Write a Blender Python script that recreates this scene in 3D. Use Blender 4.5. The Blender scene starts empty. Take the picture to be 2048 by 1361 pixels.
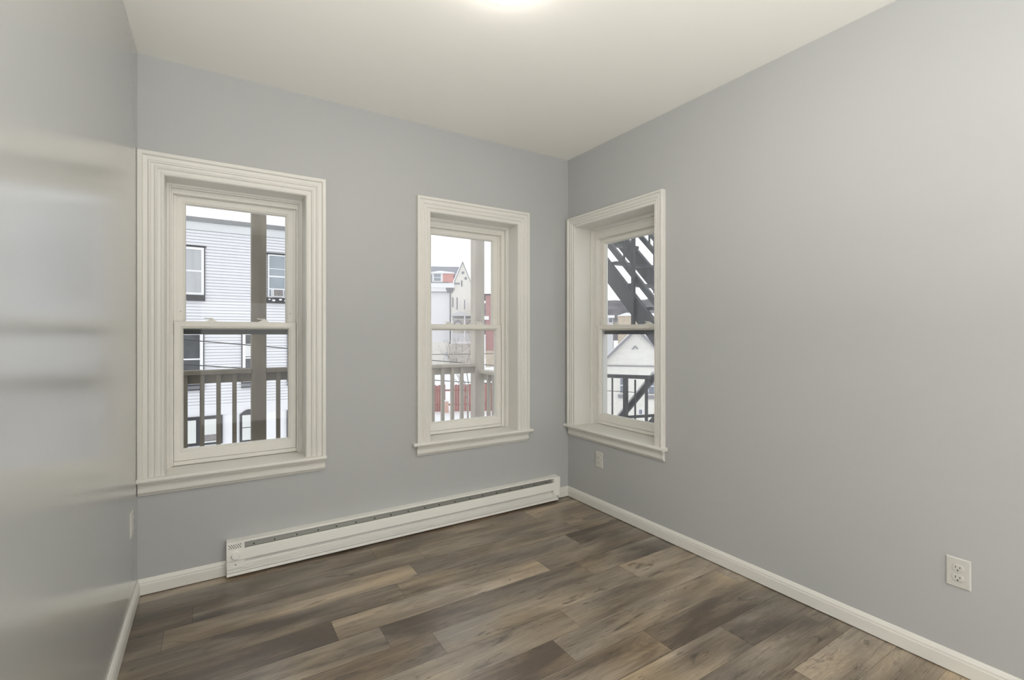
import bpy, bmesh, math, random
from mathutils import Vector, Matrix

# ------------------------------------------------------------------ scene, camera, sky, exposure
scene = bpy.context.scene
COL = scene.collection
random.seed(7)

cam_data = bpy.data.cameras.new('camera')
cam_data.sensor_width = 36.0
cam_data.lens = 947.418 * 36.0 / 2048.0
cam_data.shift_y = -0.00604
cam_data.clip_start = 0.02
cam_data.clip_end = 2000.0
cam = bpy.data.objects.new('camera', cam_data)
cam.location = (-2.37343, -2.92736, 1.27916)
cam.rotation_euler = (math.radians(90), 0, -0.563644)
COL.objects.link(cam)
scene.camera = cam

SKY = 1.2          # overcast sky radiance
LAMP = 19.0         # ceiling lamp dome radiance
world = bpy.data.worlds.new('overcast_sky')
scene.world = world
world.use_nodes = True
wn, wl = world.node_tree.nodes, world.node_tree.links
wn.clear()
w_out = wn.new('ShaderNodeOutputWorld')
w_bg = wn.new('ShaderNodeBackground')
w_tc = wn.new('ShaderNodeTexCoord')
w_no = wn.new('ShaderNodeTexNoise')
w_no.inputs['Scale'].default_value = 2.2
w_no.inputs['Detail'].default_value = 3
w_rp = wn.new('ShaderNodeValToRGB')
w_rp.color_ramp.elements[0].position = 0.3
w_rp.color_ramp.elements[0].color = (0.90, 0.92, 0.95, 1)
w_rp.color_ramp.elements[1].position = 0.7
w_rp.color_ramp.elements[1].color = (0.98, 0.985, 1.0, 1)
wl.new(w_tc.outputs['Generated'], w_no.inputs['Vector'])
wl.new(w_no.outputs['Fac'], w_rp.inputs['Fac'])
wl.new(w_rp.outputs['Color'], w_bg.inputs['Color'])
wl.new(w_bg.outputs['Background'], w_out.inputs['Surface'])
w_bg.inputs['Strength'].default_value = SKY

vs = scene.view_settings
scene.display_settings.display_device = 'sRGB'
vs.view_transform = 'Standard'
vs.look = 'None'
vs.gamma = 1.0
vs.use_curve_mapping = False
vs.exposure = 0.30
scene.cycles.use_denoising = True
scene.cycles.max_bounces = 10
scene.cycles.diffuse_bounces = 6
scene.cycles.sample_clamp_indirect = 6.0


def area(name, loc, rot, sx, sy, power, col):
    l = bpy.data.lights.new(name, 'AREA')
    l.shape = 'RECTANGLE'
    l.size, l.size_y = sx, sy
    l.energy = power
    l.color = col
    o = bpy.data.objects.new(name, l)
    o.location = loc
    o.rotation_euler = [math.radians(a) for a in rot]
    COL.objects.link(o)


# two added, unseen fill lights behind the viewer: one facing forward, one facing the ceiling
area('rear_fill', (-1.3, -4.02, 0.90), (90, 0, 0), 2.4, 1.6, 22.0, (1.0, 0.985, 0.96))
area('ceiling_fill', (-2.35, -3.2, 1.33), (180, 0, 0), 0.5, 0.5, 68.0, (1.0, 0.98, 0.94))


# ------------------------------------------------------------------ materials
def mat(name, col, rough=0.5, spec=0.5, metal=0.0, noise=0.0, nscale=8.0, bump=0.0, bscale=60.0, stretch=None, coat=0.0):
    m = bpy.data.materials.new(name)
    m.use_nodes = True
    N, L = m.node_tree.nodes, m.node_tree.links
    b = N['Principled BSDF']
    b.inputs['Roughness'].default_value = rough
    b.inputs['Specular IOR Level'].default_value = spec
    b.inputs['Metallic'].default_value = metal
    b.inputs['Coat Weight'].default_value = coat
    b.inputs['Coat Roughness'].default_value = 0.2
    tc = N.new('ShaderNodeTexCoord')
    mp = N.new('ShaderNodeMapping')
    L.new(tc.outputs['Object'], mp.inputs['Vector'])
    if stretch:
        mp.inputs['Scale'].default_value = stretch
    n = N.new('ShaderNodeTexNoise')
    n.inputs['Scale'].default_value = nscale
    n.inputs['Detail'].default_value = 5
    L.new(mp.outputs['Vector'], n.inputs['Vector'])
    r = N.new('ShaderNodeValToRGB')
    r.color_ramp.elements[0].position = 0.3
    r.color_ramp.elements[1].position = 0.7
    lo = tuple(c * (1 - noise) for c in col)
    hi = tuple(min(1, c * (1 + noise)) for c in col)
    r.color_ramp.elements[0].color = (*lo, 1)
    r.color_ramp.elements[1].color = (*hi, 1)
    L.new(n.outputs['Fac'], r.inputs['Fac'])
    L.new(r.outputs['Color'], b.inputs['Base Color'])
    if bump:
        n2 = N.new('ShaderNodeTexNoise')
        n2.inputs['Scale'].default_value = bscale
        n2.inputs['Detail'].default_value = 3
        L.new(mp.outputs['Vector'], n2.inputs['Vector'])
        bp = N.new('ShaderNodeBump')
        bp.inputs['Strength'].default_value = bump
        bp.inputs['Distance'].default_value = 0.01
        L.new(n2.outputs['Fac'], bp.inputs['Height'])
        L.new(bp.outputs['Normal'], b.inputs['Normal'])
    return m


def brick_mat(name, c1, c2, mortar, scale=1.0, bw=0.22, bh=0.075, rough=0.9):
    m = bpy.data.materials.new(name)
    m.use_nodes = True
    N, L = m.node_tree.nodes, m.node_tree.links
    b = N['Principled BSDF']
    b.inputs['Roughness'].default_value = rough
    b.inputs['Specular IOR Level'].default_value = 0.2
    tc = N.new('ShaderNodeTexCoord')
    sx = N.new('ShaderNodeSeparateXYZ')
    cx = N.new('ShaderNodeCombineXYZ')
    L.new(tc.outputs['Object'], sx.inputs[0])
    ad = N.new('ShaderNodeMath')
    ad.operation = 'ADD'
    L.new(sx.outputs['X'], ad.inputs[0])
    L.new(sx.outputs['Y'], ad.inputs[1])
    L.new(ad.outputs[0], cx.inputs['X'])
    L.new(sx.outputs['Z'], cx.inputs['Y'])
    t = N.new('ShaderNodeTexBrick')
    t.inputs['Color1'].default_value = (*c1, 1)
    t.inputs['Color2'].default_value = (*c2, 1)
    t.inputs['Mortar'].default_value = (*mortar, 1)
    t.inputs['Scale'].default_value = scale
    t.inputs['Brick Width'].default_value = bw
    t.inputs['Row Height'].default_value = bh
    t.inputs['Mortar Size'].default_value = 0.008
    L.new(cx.outputs[0], t.inputs['Vector'])
    L.new(t.outputs['Color'], b.inputs['Base Color'])
    return m


def glass_mat(name, haze=0.0, refl=1.0):
    m = bpy.data.materials.new(name)
    m.use_nodes = True
    N, L = m.node_tree.nodes, m.node_tree.links
    N.clear()
    out = N.new('ShaderNodeOutputMaterial')
    tr = N.new('ShaderNodeBsdfTransparent')
    tr.inputs['Color'].default_value = (0.96, 0.97, 0.97, 1)
    gl = N.new('ShaderNodeBsdfGlossy')
    gl.inputs['Roughness'].default_value = 0.02
    lw = N.new('ShaderNodeFresnel')
    lw.inputs['IOR'].default_value = 1.3
    mx = N.new('ShaderNodeMixShader')
    L.new(lw.outputs[0], mx.inputs['Fac'])
    src = tr.outputs[0]
    if haze:
        tl = N.new('ShaderNodeBsdfTranslucent')
        tl.inputs['Color'].default_value = (0.95, 0.95, 0.95, 1)
        tc = N.new('ShaderNodeTexCoord')
        no = N.new('ShaderNodeTexNoise')
        no.inputs['Scale'].default_value = 6
        L.new(tc.outputs['Object'], no.inputs['Vector'])
        mr = N.new('ShaderNodeMapRange')
        mr.inputs['To Min'].default_value = haze * 0.85
        mr.inputs['To Max'].default_value = haze * 1.15
        L.new(no.outputs['Fac'], mr.inputs['Value'])
        mh = N.new('ShaderNodeMixShader')
        L.new(mr.outputs[0], mh.inputs['Fac'])
        L.new(tr.outputs[0], mh.inputs[1])
        L.new(tl.outputs[0], mh.inputs[2])
        src = mh.outputs[0]
    L.new(src, mx.inputs[1])
    L.new(gl.outputs[0], mx.inputs[2])
    L.new(mx.outputs[0], out.inputs['Surface'])
    return m


def emit_mat(name, col, s):
    m = bpy.data.materials.new(name)
    m.use_nodes = True
    N, L = m.node_tree.nodes, m.node_tree.links
    N.clear()
    out = N.new('ShaderNodeOutputMaterial')
    e = N.new('ShaderNodeEmission')
    e.inputs['Color'].default_value = (*col, 1)
    e.inputs['Strength'].default_value = s
    L.new(e.outputs[0], out.inputs['Surface'])
    return m


def floor_mat():
    m = bpy.data.materials.new('vinyl_plank')
    m.use_nodes = True
    N, L = m.node_tree.nodes, m.node_tree.links
    b = N['Principled BSDF']
    tc = N.new('ShaderNodeTexCoord')
    at = N.new('ShaderNodeAttribute')
    at.attribute_name = 'plank'
    sep = N.new('ShaderNodeSeparateColor')
    L.new(at.outputs['Color'], sep.inputs[0])

    def math_(op, a, bb=None, c=None):
        n = N.new('ShaderNodeMath')
        n.operation = op
        for i, v in enumerate((a, bb, c)):
            if v is None:
                continue
            if isinstance(v, (int, float)):
                n.inputs[i].default_value = v
            else:
                L.new(v, n.inputs[i])
        return n.outputs[0]
    off = N.new('ShaderNodeVectorMath')
    off.operation = 'MULTIPLY'
    L.new(at.outputs['Color'], off.inputs[0])
    off.inputs[1].default_value = (37.0, 53.0, 71.0)
    pos = N.new('ShaderNodeVectorMath')
    pos.operation = 'ADD'
    L.new(tc.outputs['Object'], pos.inputs[0])
    L.new(off.outputs[0], pos.inputs[1])

    def noise(scale, detail=4, rough=0.55, dist=0.0, s=1.0):
        mp = N.new('ShaderNodeMapping')
        mp.inputs['Scale'].default_value = scale
        L.new(pos.outputs[0], mp.inputs['Vector'])
        n = N.new('ShaderNodeTexNoise')
        n.inputs['Scale'].default_value = s
        n.inputs['Detail'].default_value = detail
        n.inputs['Roughness'].default_value = rough
        n.inputs['Distortion'].default_value = dist
        L.new(mp.outputs[0], n.inputs['Vector'])
        return n.outputs['Fac']

    broad = noise((1.5, 5.5, 1), 3, 0.5, 0.6)        # broad dark / light clouds along the board
    streak = noise((2.2, 34, 1), 5, 0.6, 0.3)        # long streaks
    grain = noise((9, 240, 1), 3, 0.6)               # fine grain
    knots = noise((4.5, 17, 1), 4, 0.6, 1.2)         # dark knots and short cracks
    hue = noise((1.6, 4.0, 1), 2, 0.5)
    # cathedral grain: contour lines of a smooth stretched field
    field = noise((1.1, 9.0, 1), 1, 0.4, 0.4)
    cath = math_('SINE', math_('MULTIPLY', field, 190.0))
    v = math_('ADD', math_('MULTIPLY', broad, 1.15), math_('MULTIPLY', streak, 0.50))
    v = math_('ADD', v, math_('MULTIPLY', grain, 0.34))
    v = math_('ADD', v, math_('MULTIPLY', cath, 0.022))
    v = math_('ADD', v, math_('MULTIPLY', sep.outputs[0], 0.36))
    v = math_('SUBTRACT', v, 0.69)
    ramp = N.new('ShaderNodeValToRGB')
    e = ramp.color_ramp.elements
    e[0].position = 0.22
    e[0].color = (0.070, 0.052, 0.037, 1)
    e[1].position = 0.86
    e[1].color = (0.440, 0.375, 0.295, 1)
    x = e.new(0.40)
    x.color = (0.150, 0.120, 0.090, 1)
    x = e.new(0.60)
    x.color = (0.265, 0.222, 0.172, 1)
    L.new(v, ramp.inputs['Fac'])
    # grey / tan drift
    tint = N.new('ShaderNodeValToRGB')
    t = tint.color_ramp.elements
    t[0].position = 0.35
    t[0].color = (0.97, 0.98, 1.02, 1)
    t[1].position = 0.65
    t[1].color = (1.10, 1.0, 0.84, 1)
    L.new(hue, tint.inputs['Fac'])
    mul = N.new('ShaderNodeMixRGB')
    mul.blend_type = 'MULTIPLY'
    mul.inputs['Fac'].default_value = 1.0
    L.new(ramp.outputs['Color'], mul.inputs['Color1'])
    L.new(tint.outputs['Color'], mul.inputs['Color2'])
    cracks = noise((6.5, 80, 1), 3, 0.6, 2.0)
    ck = N.new('ShaderNodeValToRGB')
    c_ = ck.color_ramp.elements
    c_[0].position = 0.30
    c_[0].color = (0.40, 0.36, 0.33, 1)
    c_[1].position = 0.38
    c_[1].color = (1, 1, 1, 1)
    L.new(cracks, ck.inputs['Fac'])
    mulc = N.new('ShaderNodeMixRGB')
    mulc.blend_type = 'MULTIPLY'
    mulc.inputs['Fac'].default_value = 1.0
    L.new(mul.outputs['Color'], mulc.inputs['Color1'])
    L.new(ck.outputs['Color'], mulc.inputs['Color2'])
    mul = mulc
    kr = N.new('ShaderNodeValToRGB')
    k = kr.color_ramp.elements
    k[0].position = 0.29
    k[0].color = (0.32, 0.29, 0.27, 1)
    k[1].position = 0.40
    k[1].color = (1, 1, 1, 1)
    L.new(knots, kr.inputs['Fac'])
    mul2 = N.new('ShaderNodeMixRGB')
    mul2.blend_type = 'MULTIPLY'
    mul2.inputs['Fac'].default_value = 1.0
    L.new(mul.outputs['Color'], mul2.inputs['Color1'])
    L.new(kr.outputs['Color'], mul2.inputs['Color2'])
    L.new(mul2.outputs['Color'], b.inputs['Base Color'])
    rr = N.new('ShaderNodeMapRange')
    L.new(grain, rr.inputs['Value'])
    rr.inputs['To Min'].default_value = 0.24
    rr.inputs['To Max'].default_value = 0.36
    L.new(rr.outputs[0], b.inputs['Roughness'])
    b.inputs['Specular IOR Level'].default_value = 0.95
    b.inputs['Coat Weight'].default_value = 0.35
    b.inputs['Coat Roughness'].default_value = 0.3
    bp = N.new('ShaderNodeBump')
    bp.inputs['Strength'].default_value = 0.12
    bp.inputs['Distance'].default_value = 0.002
    L.new(math_('ADD', grain, math_('MULTIPLY', streak, 0.6)), bp.inputs['Height'])
    L.new(bp.outputs['Normal'], b.inputs['Normal'])
    return m


M = dict(
    wall=mat('grey_wall_paint', (0.435, 0.44, 0.437), 0.48, 0.35, noise=0.012, nscale=1.3, bump=0.02, bscale=9),
    gloss=mat('semi_gloss_grey_wall_paint', (0.435, 0.44, 0.437), 0.21, 0.85, noise=0.012, nscale=1.3, bump=0.02, bscale=9, coat=0.45),
    ceil=mat('ceiling_paint', (0.87, 0.86, 0.815), 0.6, 0.3, noise=0.01, nscale=1.0),
    trim=mat('white_trim_paint', (0.70, 0.686, 0.64), 0.32, 0.5, noise=0.015, nscale=5, bump=0.015, bscale=30),
    vinyl=mat('white_window_vinyl', (0.76, 0.745, 0.695), 0.35, 0.5, noise=0.008),
    heat=mat('white_enamel', (0.84, 0.83, 0.785), 0.35, 0.5, noise=0.01),
    fin=mat('grey_sheet_metal', (0.28, 0.28, 0.255), 0.45, 0.5, metal=0.3, noise=0.05, nscale=30, stretch=(1, 6, 6)),
    black=mat('black_hole', (0.012, 0.012, 0.012), 0.8, 0.1),
    plastic=mat('white_plastic', (0.56, 0.55, 0.515), 0.3, 0.5, noise=0.01),
    slot=mat('dark_slot', (0.05, 0.05, 0.045), 0.6, 0.2),
    metal=mat('chrome_metal', (0.62, 0.60, 0.55), 0.3, 0.5, metal=0.9, noise=0.02),
    floor=floor_mat(),
    sub=mat('dark_subfloor', (0.05, 0.04, 0.03), 0.9, 0.1),
    screen=mat('dark_screen_frame', (0.055, 0.06, 0.062), 0.5, 0.4, noise=0.05),
    glass=glass_mat('window_glass', 0.015),
    haze=glass_mat('glare_hazed_window_glass', 0.10),  # pane whitening mixed in to stand for veiling glare
    light_haze=glass_mat('slightly_hazy_window_glass', 0.03),
    lamp=emit_mat('lamp_diffuser', (1.0, 0.95, 0.87), LAMP),
    wood=mat('taupe_painted_lumber', (0.150, 0.130, 0.098), 0.75, 0.25, noise=0.22, nscale=9, stretch=(1, 1, 0.25)),
    pale=mat('glare_lightened_lumber', (0.52, 0.472, 0.40), 0.75, 0.25, noise=0.12, nscale=9, stretch=(1, 1, 0.25)),  # porch wood lightened: window glare put into the colour
    brickwall=brick_mat('old_house_brick', (0.3, 0.12, 0.09), (0.25, 0.1, 0.08), (0.4, 0.38, 0.35)),
    siding=mat('white_vinyl_siding', (0.76, 0.76, 0.79), 0.6, 0.3, noise=0.02, nscale=1.5),
    stucco=mat('white_stucco', (0.84, 0.84, 0.87), 0.85, 0.2, noise=0.02, nscale=3),
    frieze=mat('pale_grey_frieze', (0.66, 0.68, 0.70), 0.7, 0.2, noise=0.03, nscale=4),
    gutter=mat('grey_gutter', (0.20, 0.205, 0.22), 0.6, 0.3, noise=0.06),
    charcoal=mat('charcoal_trim', (0.045, 0.045, 0.05), 0.6, 0.3, noise=0.1),
    whitefr=mat('white_window_frame', (0.85, 0.85, 0.87), 0.5, 0.3, noise=0.01),
    curtain=mat('pale_curtain', (0.46, 0.47, 0.49), 0.8, 0.2, noise=0.08, nscale=14, stretch=(1, 1, 0.05)),
    shade=mat('cream_roller_shade', (0.72, 0.73, 0.71), 0.8, 0.2, noise=0.02),
    bluegl=mat('blue_grey_glass', (0.30, 0.34, 0.38), 0.15, 0.5, noise=0.12, nscale=3),
    greygl=mat('grey_glass', (0.20, 0.22, 0.26), 0.15, 0.5, noise=0.12, nscale=3),
    darkgl=mat('dark_glass', (0.085, 0.088, 0.095), 0.12, 0.5, noise=0.2, nscale=5),
    acface=mat('grey_grille', (0.26, 0.24, 0.235), 0.6, 0.3, noise=0.25, nscale=40),
    snow=mat('snow', (0.90, 0.91, 0.93), 0.8, 0.2, noise=0.02, nscale=0.6, bump=0.1, bscale=1.0),
    wire=mat('black_cable', (0.05, 0.05, 0.05), 0.6, 0.3),
    slate=mat('grey_slate_roof', (0.30, 0.305, 0.34), 0.8, 0.2, noise=0.1, nscale=3),
    dormred=mat('faded_red_shingle', (0.68, 0.34, 0.31), 0.8, 0.2, noise=0.1, nscale=4),
    cream=mat('cream_clapboard', (0.85, 0.83, 0.765), 0.7, 0.2, noise=0.03, nscale=4),
    stone=brick_mat('rubble_stone', (0.46, 0.44, 0.40), (0.62, 0.59, 0.54), (0.72, 0.70, 0.66), 1.0, 0.55, 0.24),
    redbrick=brick_mat('red_brick', (0.40, 0.20, 0.195), (0.45, 0.24, 0.23), (0.46, 0.28, 0.26)),
    tan=mat('tan_stone', (0.58, 0.50, 0.40), 0.9, 0.2, noise=0.12, nscale=3),
    fence=mat('red_fence_board', (0.30, 0.095, 0.075), 0.8, 0.2, noise=0.25, nscale=4, stretch=(3, 3, 0.4)),
    bark=mat('pale_bark', (0.26, 0.225, 0.195), 0.9, 0.2, noise=0.2, nscale=5),
    frost=mat('frosted_bark', (0.62, 0.57, 0.53), 0.9, 0.2, noise=0.15, nscale=5),
    pier=brick_mat('pink_brick', (0.55, 0.28, 0.20), (0.62, 0.36, 0.28), (0.7, 0.62, 0.55), 1.0, 0.2, 0.08),
    iron=mat('dark_painted_steel', (0.074, 0.078, 0.087), 0.55, 0.4, noise=0.25, nscale=6, stretch=(1, 1, 0.3)),
    whitebrick=brick_mat('white_painted_brick', (0.80, 0.78, 0.73), (0.74, 0.72, 0.67), (0.82, 0.80, 0.76), 1.0, 0.3, 0.1),
    fascia=mat('grey_fascia', (0.30, 0.29, 0.31), 0.7, 0.2, noise=0.05),
    hill=mat('wooded_hill', (0.17, 0.165, 0.18), 1.0, 0.0, noise=0.35, nscale=0.09),
    grass=mat('dry_green_field', (0.26, 0.27, 0.17), 1.0, 0.0, noise=0.3, nscale=0.1),
)


# ------------------------------------------------------------------ builders
def link_mesh(name, bm, m, parent=None, smooth=False):
    me = bpy.data.meshes.new(name)
    bmesh.ops.recalc_face_normals(bm, faces=bm.faces)
    bm.to_mesh(me)
    bm.free()
    for mm in (m if isinstance(m, (list, tuple)) else [m]):
        me.materials.append(mm)
    if smooth:
        for p in me.polygons:
            p.use_smooth = True
    o = bpy.data.objects.new(name, me)
    COL.objects.link(o)
    if parent is not None:
        o.parent = parent
    return o


def box(bm, x0, x1, y0, y1, z0, z1, bev=0.0, mi=0):
    x0, x1 = sorted((x0, x1)); y0, y1 = sorted((y0, y1)); z0, z1 = sorted((z0, z1))
    v = [bm.verts.new((x, y, z)) for x in (x0, x1) for y in (y0, y1) for z in (z0, z1)]
    fs = [(0, 1, 3, 2), (4, 6, 7, 5), (0, 4, 5, 1), (2, 3, 7, 6), (0, 2, 6, 4), (1, 5, 7, 3)]
    faces = [bm.faces.new([v[i] for i in f]) for f in fs]
    for f in faces:
        f.material_index = mi
    if bev:
        eds = list({e for f in faces for e in f.edges})
        bmesh.ops.bevel(bm, geom=eds, offset=bev, segments=2, affect='EDGES', profile=0.7)
    return faces


def new():
    return bmesh.new()


def boxes(name, lst, m, parent=None, bev=0.0):
    bm = new()
    for b in lst:
        box(bm, *b, bev=bev)
    return link_mesh(name, bm, m, parent)


def prism(bm, pts, axis, a0, a1):
    """extrude polygon pts (2-D) along axis 0/1/2 between a0 and a1"""
    def P(p, a):
        q = list(p)
        q.insert(axis, a)
        return q
    A = [bm.verts.new(P(p, a0)) for p in pts]
    B = [bm.verts.new(P(p, a1)) for p in pts]
    n = len(pts)
    bm.faces.new(A)
    bm.faces.new(B[::-1])
    for i in range(n):
        bm.faces.new((A[i], A[(i + 1) % n], B[(i + 1) % n], B[i]))


def bar(bm, p, q, w, h=None, up=(0, 0, 1)):
    """rectangular bar from p to q; w across, h along 'up'"""
    h = w if h is None else h
    p, q = Vector(p), Vector(q)
    d = (q - p).normalized()
    u = Vector(up)
    if abs(d.dot(u)) > 0.98:
        u = Vector((1, 0, 0))
    s = d.cross(u).normalized()
    u = s.cross(d).normalized()
    V = []
    for c in (p, q):
        for a, b_ in ((-1, -1), (1, -1), (1, 1), (-1, 1)):
            V.append(bm.verts.new(c + s * a * w / 2 + u * b_ * h / 2))
    for f in ((3, 2, 1, 0), (4, 5, 6, 7), (0, 1, 5, 4), (1, 2, 6, 5), (2, 3, 7, 6), (3, 0, 4, 7)):
        bm.faces.new([V[i] for i in f])


def tube(bm, pts, r, n=6, r1=None):
    rings = []
    for i, p in enumerate(pts):
        p = Vector(p)
        d = (Vector(pts[min(i + 1, len(pts) - 1)]) - Vector(pts[max(i - 1, 0)])).normalized()
        u = Vector((0, 0, 1)) if abs(d.z) < 0.9 else Vector((1, 0, 0))
        s = d.cross(u).normalized()
        u = s.cross(d)
        rr = r if r1 is None else r + (r1 - r) * i / (len(pts) - 1)
        rings.append([bm.verts.new(p + (s * math.cos(2 * math.pi * k / n) + u * math.sin(2 * math.pi * k / n)) * rr) for k in range(n)])
    for a, b_ in zip(rings, rings[1:]):
        for k in range(n):
            bm.faces.new((a[k], a[(k + 1) % n], b_[(k + 1) % n], b_[k]))
    bm.faces.new(rings[0][::-1])
    bm.faces.new(rings[-1])


def lathe(bm, prof, n=40, center=(0, 0, 0), axis='z'):
    """prof: (radius, height)"""
    rings = []
    for r, h in prof:
        ring = []
        for k in range(n):
            a = 2 * math.pi * k / n
            if axis == 'z':
                p = (center[0] + r * math.cos(a), center[1] + r * math.sin(a), center[2] + h)
            else:
                p = (center[0] + r * math.cos(a), center[1] + h, center[2] + r * math.sin(a))
            ring.append(bm.verts.new(p))
        rings.append(ring)
    for a, b_ in zip(rings, rings[1:]):
        for k in range(n):
            bm.faces.new((a[k], a[(k + 1) % n], b_[(k + 1) % n], b_[k]))
    bm.faces.new(rings[0][::-1])
    bm.faces.new(rings[-1])


def frame_sweep(bm, x0, x1, z0, z1, prof, closed=True):
    """mitred frame round the rectangle; prof = (inset from outer edge, y).  closed=False leaves the bottom side out."""
    loops = []
    for t, y in prof:
        if closed:
            c = [(x0 + t, z0 + t), (x0 + t, z1 - t), (x1 - t, z1 - t), (x1 - t, z0 + t)]
        else:
            c = [(x0 + t, z0), (x0 + t, z1 - t), (x1 - t, z1 - t), (x1 - t, z0)]
        loops.append([bm.verts.new((a, y, b_)) for a, b_ in c])
    n = len(prof)
    segs = 4 if closed else 3
    for i in range(n):
        a, b_ = loops[i], loops[(i + 1) % n]
        for k in range(segs):
            k2 = (k + 1) % 4
            bm.faces.new((a[k], a[k2], b_[k2], b_[k]))
    if not closed:
        bm.faces.new([l[0] for l in loops])
        bm.faces.new([l[3] for l in loops][::-1])


def empty(name, label, cat, loc=(0, 0, 0), rz=0.0, group=None, kind=None):
    o = bpy.data.objects.new(name, None)
    o.empty_display_size = 0.1
    COL.objects.link(o)
    o.location = loc
    o.rotation_euler = (0, 0, rz)
    return tag(o, label, cat, group, kind)


def tag(o, label, cat, group=None, kind=None):
    if label:
        o['label'] = label
    if cat:
        o['category'] = cat
    if group:
        o['group'] = group
    if kind:
        o['kind'] = kind
    return o


def plabel(o, label):
    o['label'] = label
    return o


# ------------------------------------------------------------------ the room shell
W, H, REAR = 2.6838, 2.65, -4.1
TB, TR = 0.30, 0.32      # wall thickness, back and right

WINS = {  # name: (wall, centre along wall, outer half, jamb half, sash half, depth of lower sash glass)
    1: dict(wall='back', c=-2.2500, oh=0.4335, jh=0.325, g=0.256, d=0.170),
    2: dict(wall='back', c=-0.8230, oh=0.4370, jh=0.340, g=0.256, d=0.170),
    3: dict(wall='right', c=-0.4880, oh=0.4650, jh=0.388, g=0.312, d=0.200),
}
ZO0, ZO1 = 0.553, 2.10   # opening


def wall_slab(name, x0, x1, z0, z1, holes, thick, m, rz=0.0, loc=(0, 0, 0)):
    xs = sorted({x0, x1} | {h[0] for h in holes} | {h[1] for h in holes})
    zs = sorted({z0, z1} | {h[2] for h in holes} | {h[3] for h in holes})
    bm = new()
    V = {}

    def g(i, y, k):
        key = (i, y, k)
        if key not in V:
            V[key] = bm.verts.new((xs[i], y, zs[k]))
        return V[key]

    def solid(i, k):
        if not (0 <= i < len(xs) - 1 and 0 <= k < len(zs) - 1):
            return False
        cx, cz = (xs[i] + xs[i + 1]) / 2, (zs[k] + zs[k + 1]) / 2
        return not any(h[0] < cx < h[1] and h[2] < cz < h[3] for h in holes)
    for i in range(len(xs) - 1):
        for k in range(len(zs) - 1):
            if not solid(i, k):
                continue
            for y in (0.0, thick):
                bm.faces.new((g(i, y, k), g(i + 1, y, k), g(i + 1, y, k + 1), g(i, y, k + 1)))
            if not solid(i - 1, k):
                bm.faces.new((g(i, 0., k), g(i, thick, k), g(i, thick, k + 1), g(i, 0., k + 1)))
            if not solid(i + 1, k):
                bm.faces.new((g(i + 1, 0., k), g(i + 1, thick, k), g(i + 1, thick, k + 1), g(i + 1, 0., k + 1)))
            if not solid(i, k - 1):
                bm.faces.new((g(i, 0., k), g(i, thick, k), g(i + 1, thick, k), g(i + 1, 0., k)))
            if not solid(i, k + 1):
                bm.faces.new((g(i, 0., k + 1), g(i, thick, k + 1), g(i + 1, thick, k + 1), g(i + 1, 0., k + 1)))
    o = link_mesh(name, bm, m)
    o.rotation_euler = (0, 0, rz)
    o.location = loc
    return o


def hole(w):
    return (w['c'] - w['jh'] - 0.014, w['c'] + w['jh'] + 0.014, ZO0, ZO1)


o = wall_slab('wall_back', -W, 0, 0, H, [hole(WINS[1]), hole(WINS[2])], TB, M['wall'])
tag(o, 'grey back wall with two white framed windows', 'wall', kind='structure')
h3 = hole(WINS[3])
o = wall_slab('wall_right', -TB, -REAR, 0, H, [(-h3[1], -h3[0], h3[2], h3[3])], TR, M['wall'], rz=-math.pi / 2)
tag(o, 'grey right wall with one window near the corner', 'wall', kind='structure')
o = boxes('wall_left', [(-W - 0.2, -W, REAR, TB, 0, H)], M['gloss'])
tag(o, 'grey left wall with glossy window reflection', 'wall', kind='structure')
o = boxes('wall_rear', [(-W - 0.2, TR, REAR - 0.2, REAR, 0, H)], M['wall'])
tag(o, 'grey rear wall behind the viewer', 'wall', kind='structure')
o = boxes('ceiling', [(-W - 0.2, TR, REAR - 0.2, TB, H, H + 0.2)], M['ceil'])
tag(o, 'plain off white ceiling', 'ceiling', kind='structure')

# floor: vinyl planks laid along the back wall
PW, PL = 0.157, 1.10
bm = new()
lay = bm.loops.layers.float_color.new('plank')
rng = random.Random(11)
joint = {0: -1.583, 1: -2.45, 2: -0.35, 3: -1.58, 4: -0.829, 5: -0.659, 6: -1.58, 7: -1.016, 8: -1.175, 9: -0.805, 10: -0.50}
# tone of planks picked out by eye: (row, index of plank counted from the joint) -> lightness
tone = {(9, 0): 0.10, (9, -1): 0.75, (10, 0): 0.05, (10, -1): 0.85, (11, 0): 0.0, (3, -1): 0.2, (4, -1): 0.95, (4, 0): 0.35,
        (5, -1): 0.15, (5, 0): 0.15, (6, 0): 0.45, (6, -1): 0.2, (7, 0): 0.80, (7, -1): 0.4, (8, 0): 0.75, (8, -1): 0.3,
        (0, -1): 0.05, (0, 0): 0.45, (1, 0): 0.1, (2, 0): 0.6, (3, 0): 0.6}
g = 0.0004
for n in range(-1, 27):
    y1 = -0.09 - PW * n
    y0 = y1 - PW
    y1, y0 = min(y1, 0), max(y0, REAR)
    if y1 <= y0:
        continue
    j = joint.get(n, -W + rng.uniform(0.1, PL))
    k0 = -4
    for k in range(k0, 4):
        a, b_ = j + k * PL, j + (k + 1) * PL
        a, b_ = max(a, -W), min(b_, 0)
        if b_ - a < 0.002:
            continue
        f = bm.faces.new([bm.verts.new(p) for p in ((a + g, y0 + g, 0), (b_ - g, y0 + g, 0), (b_ - g, y1 - g, 0), (a + g, y1 - g, 0))])
        t = tone.get((n, k), rng.uniform(0.1, 0.8))
        c = (t, rng.random(), rng.random(), 1)
        for l in f.loops:
            l[lay] = c
fl = link_mesh('floor', bm, M['floor'])
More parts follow.
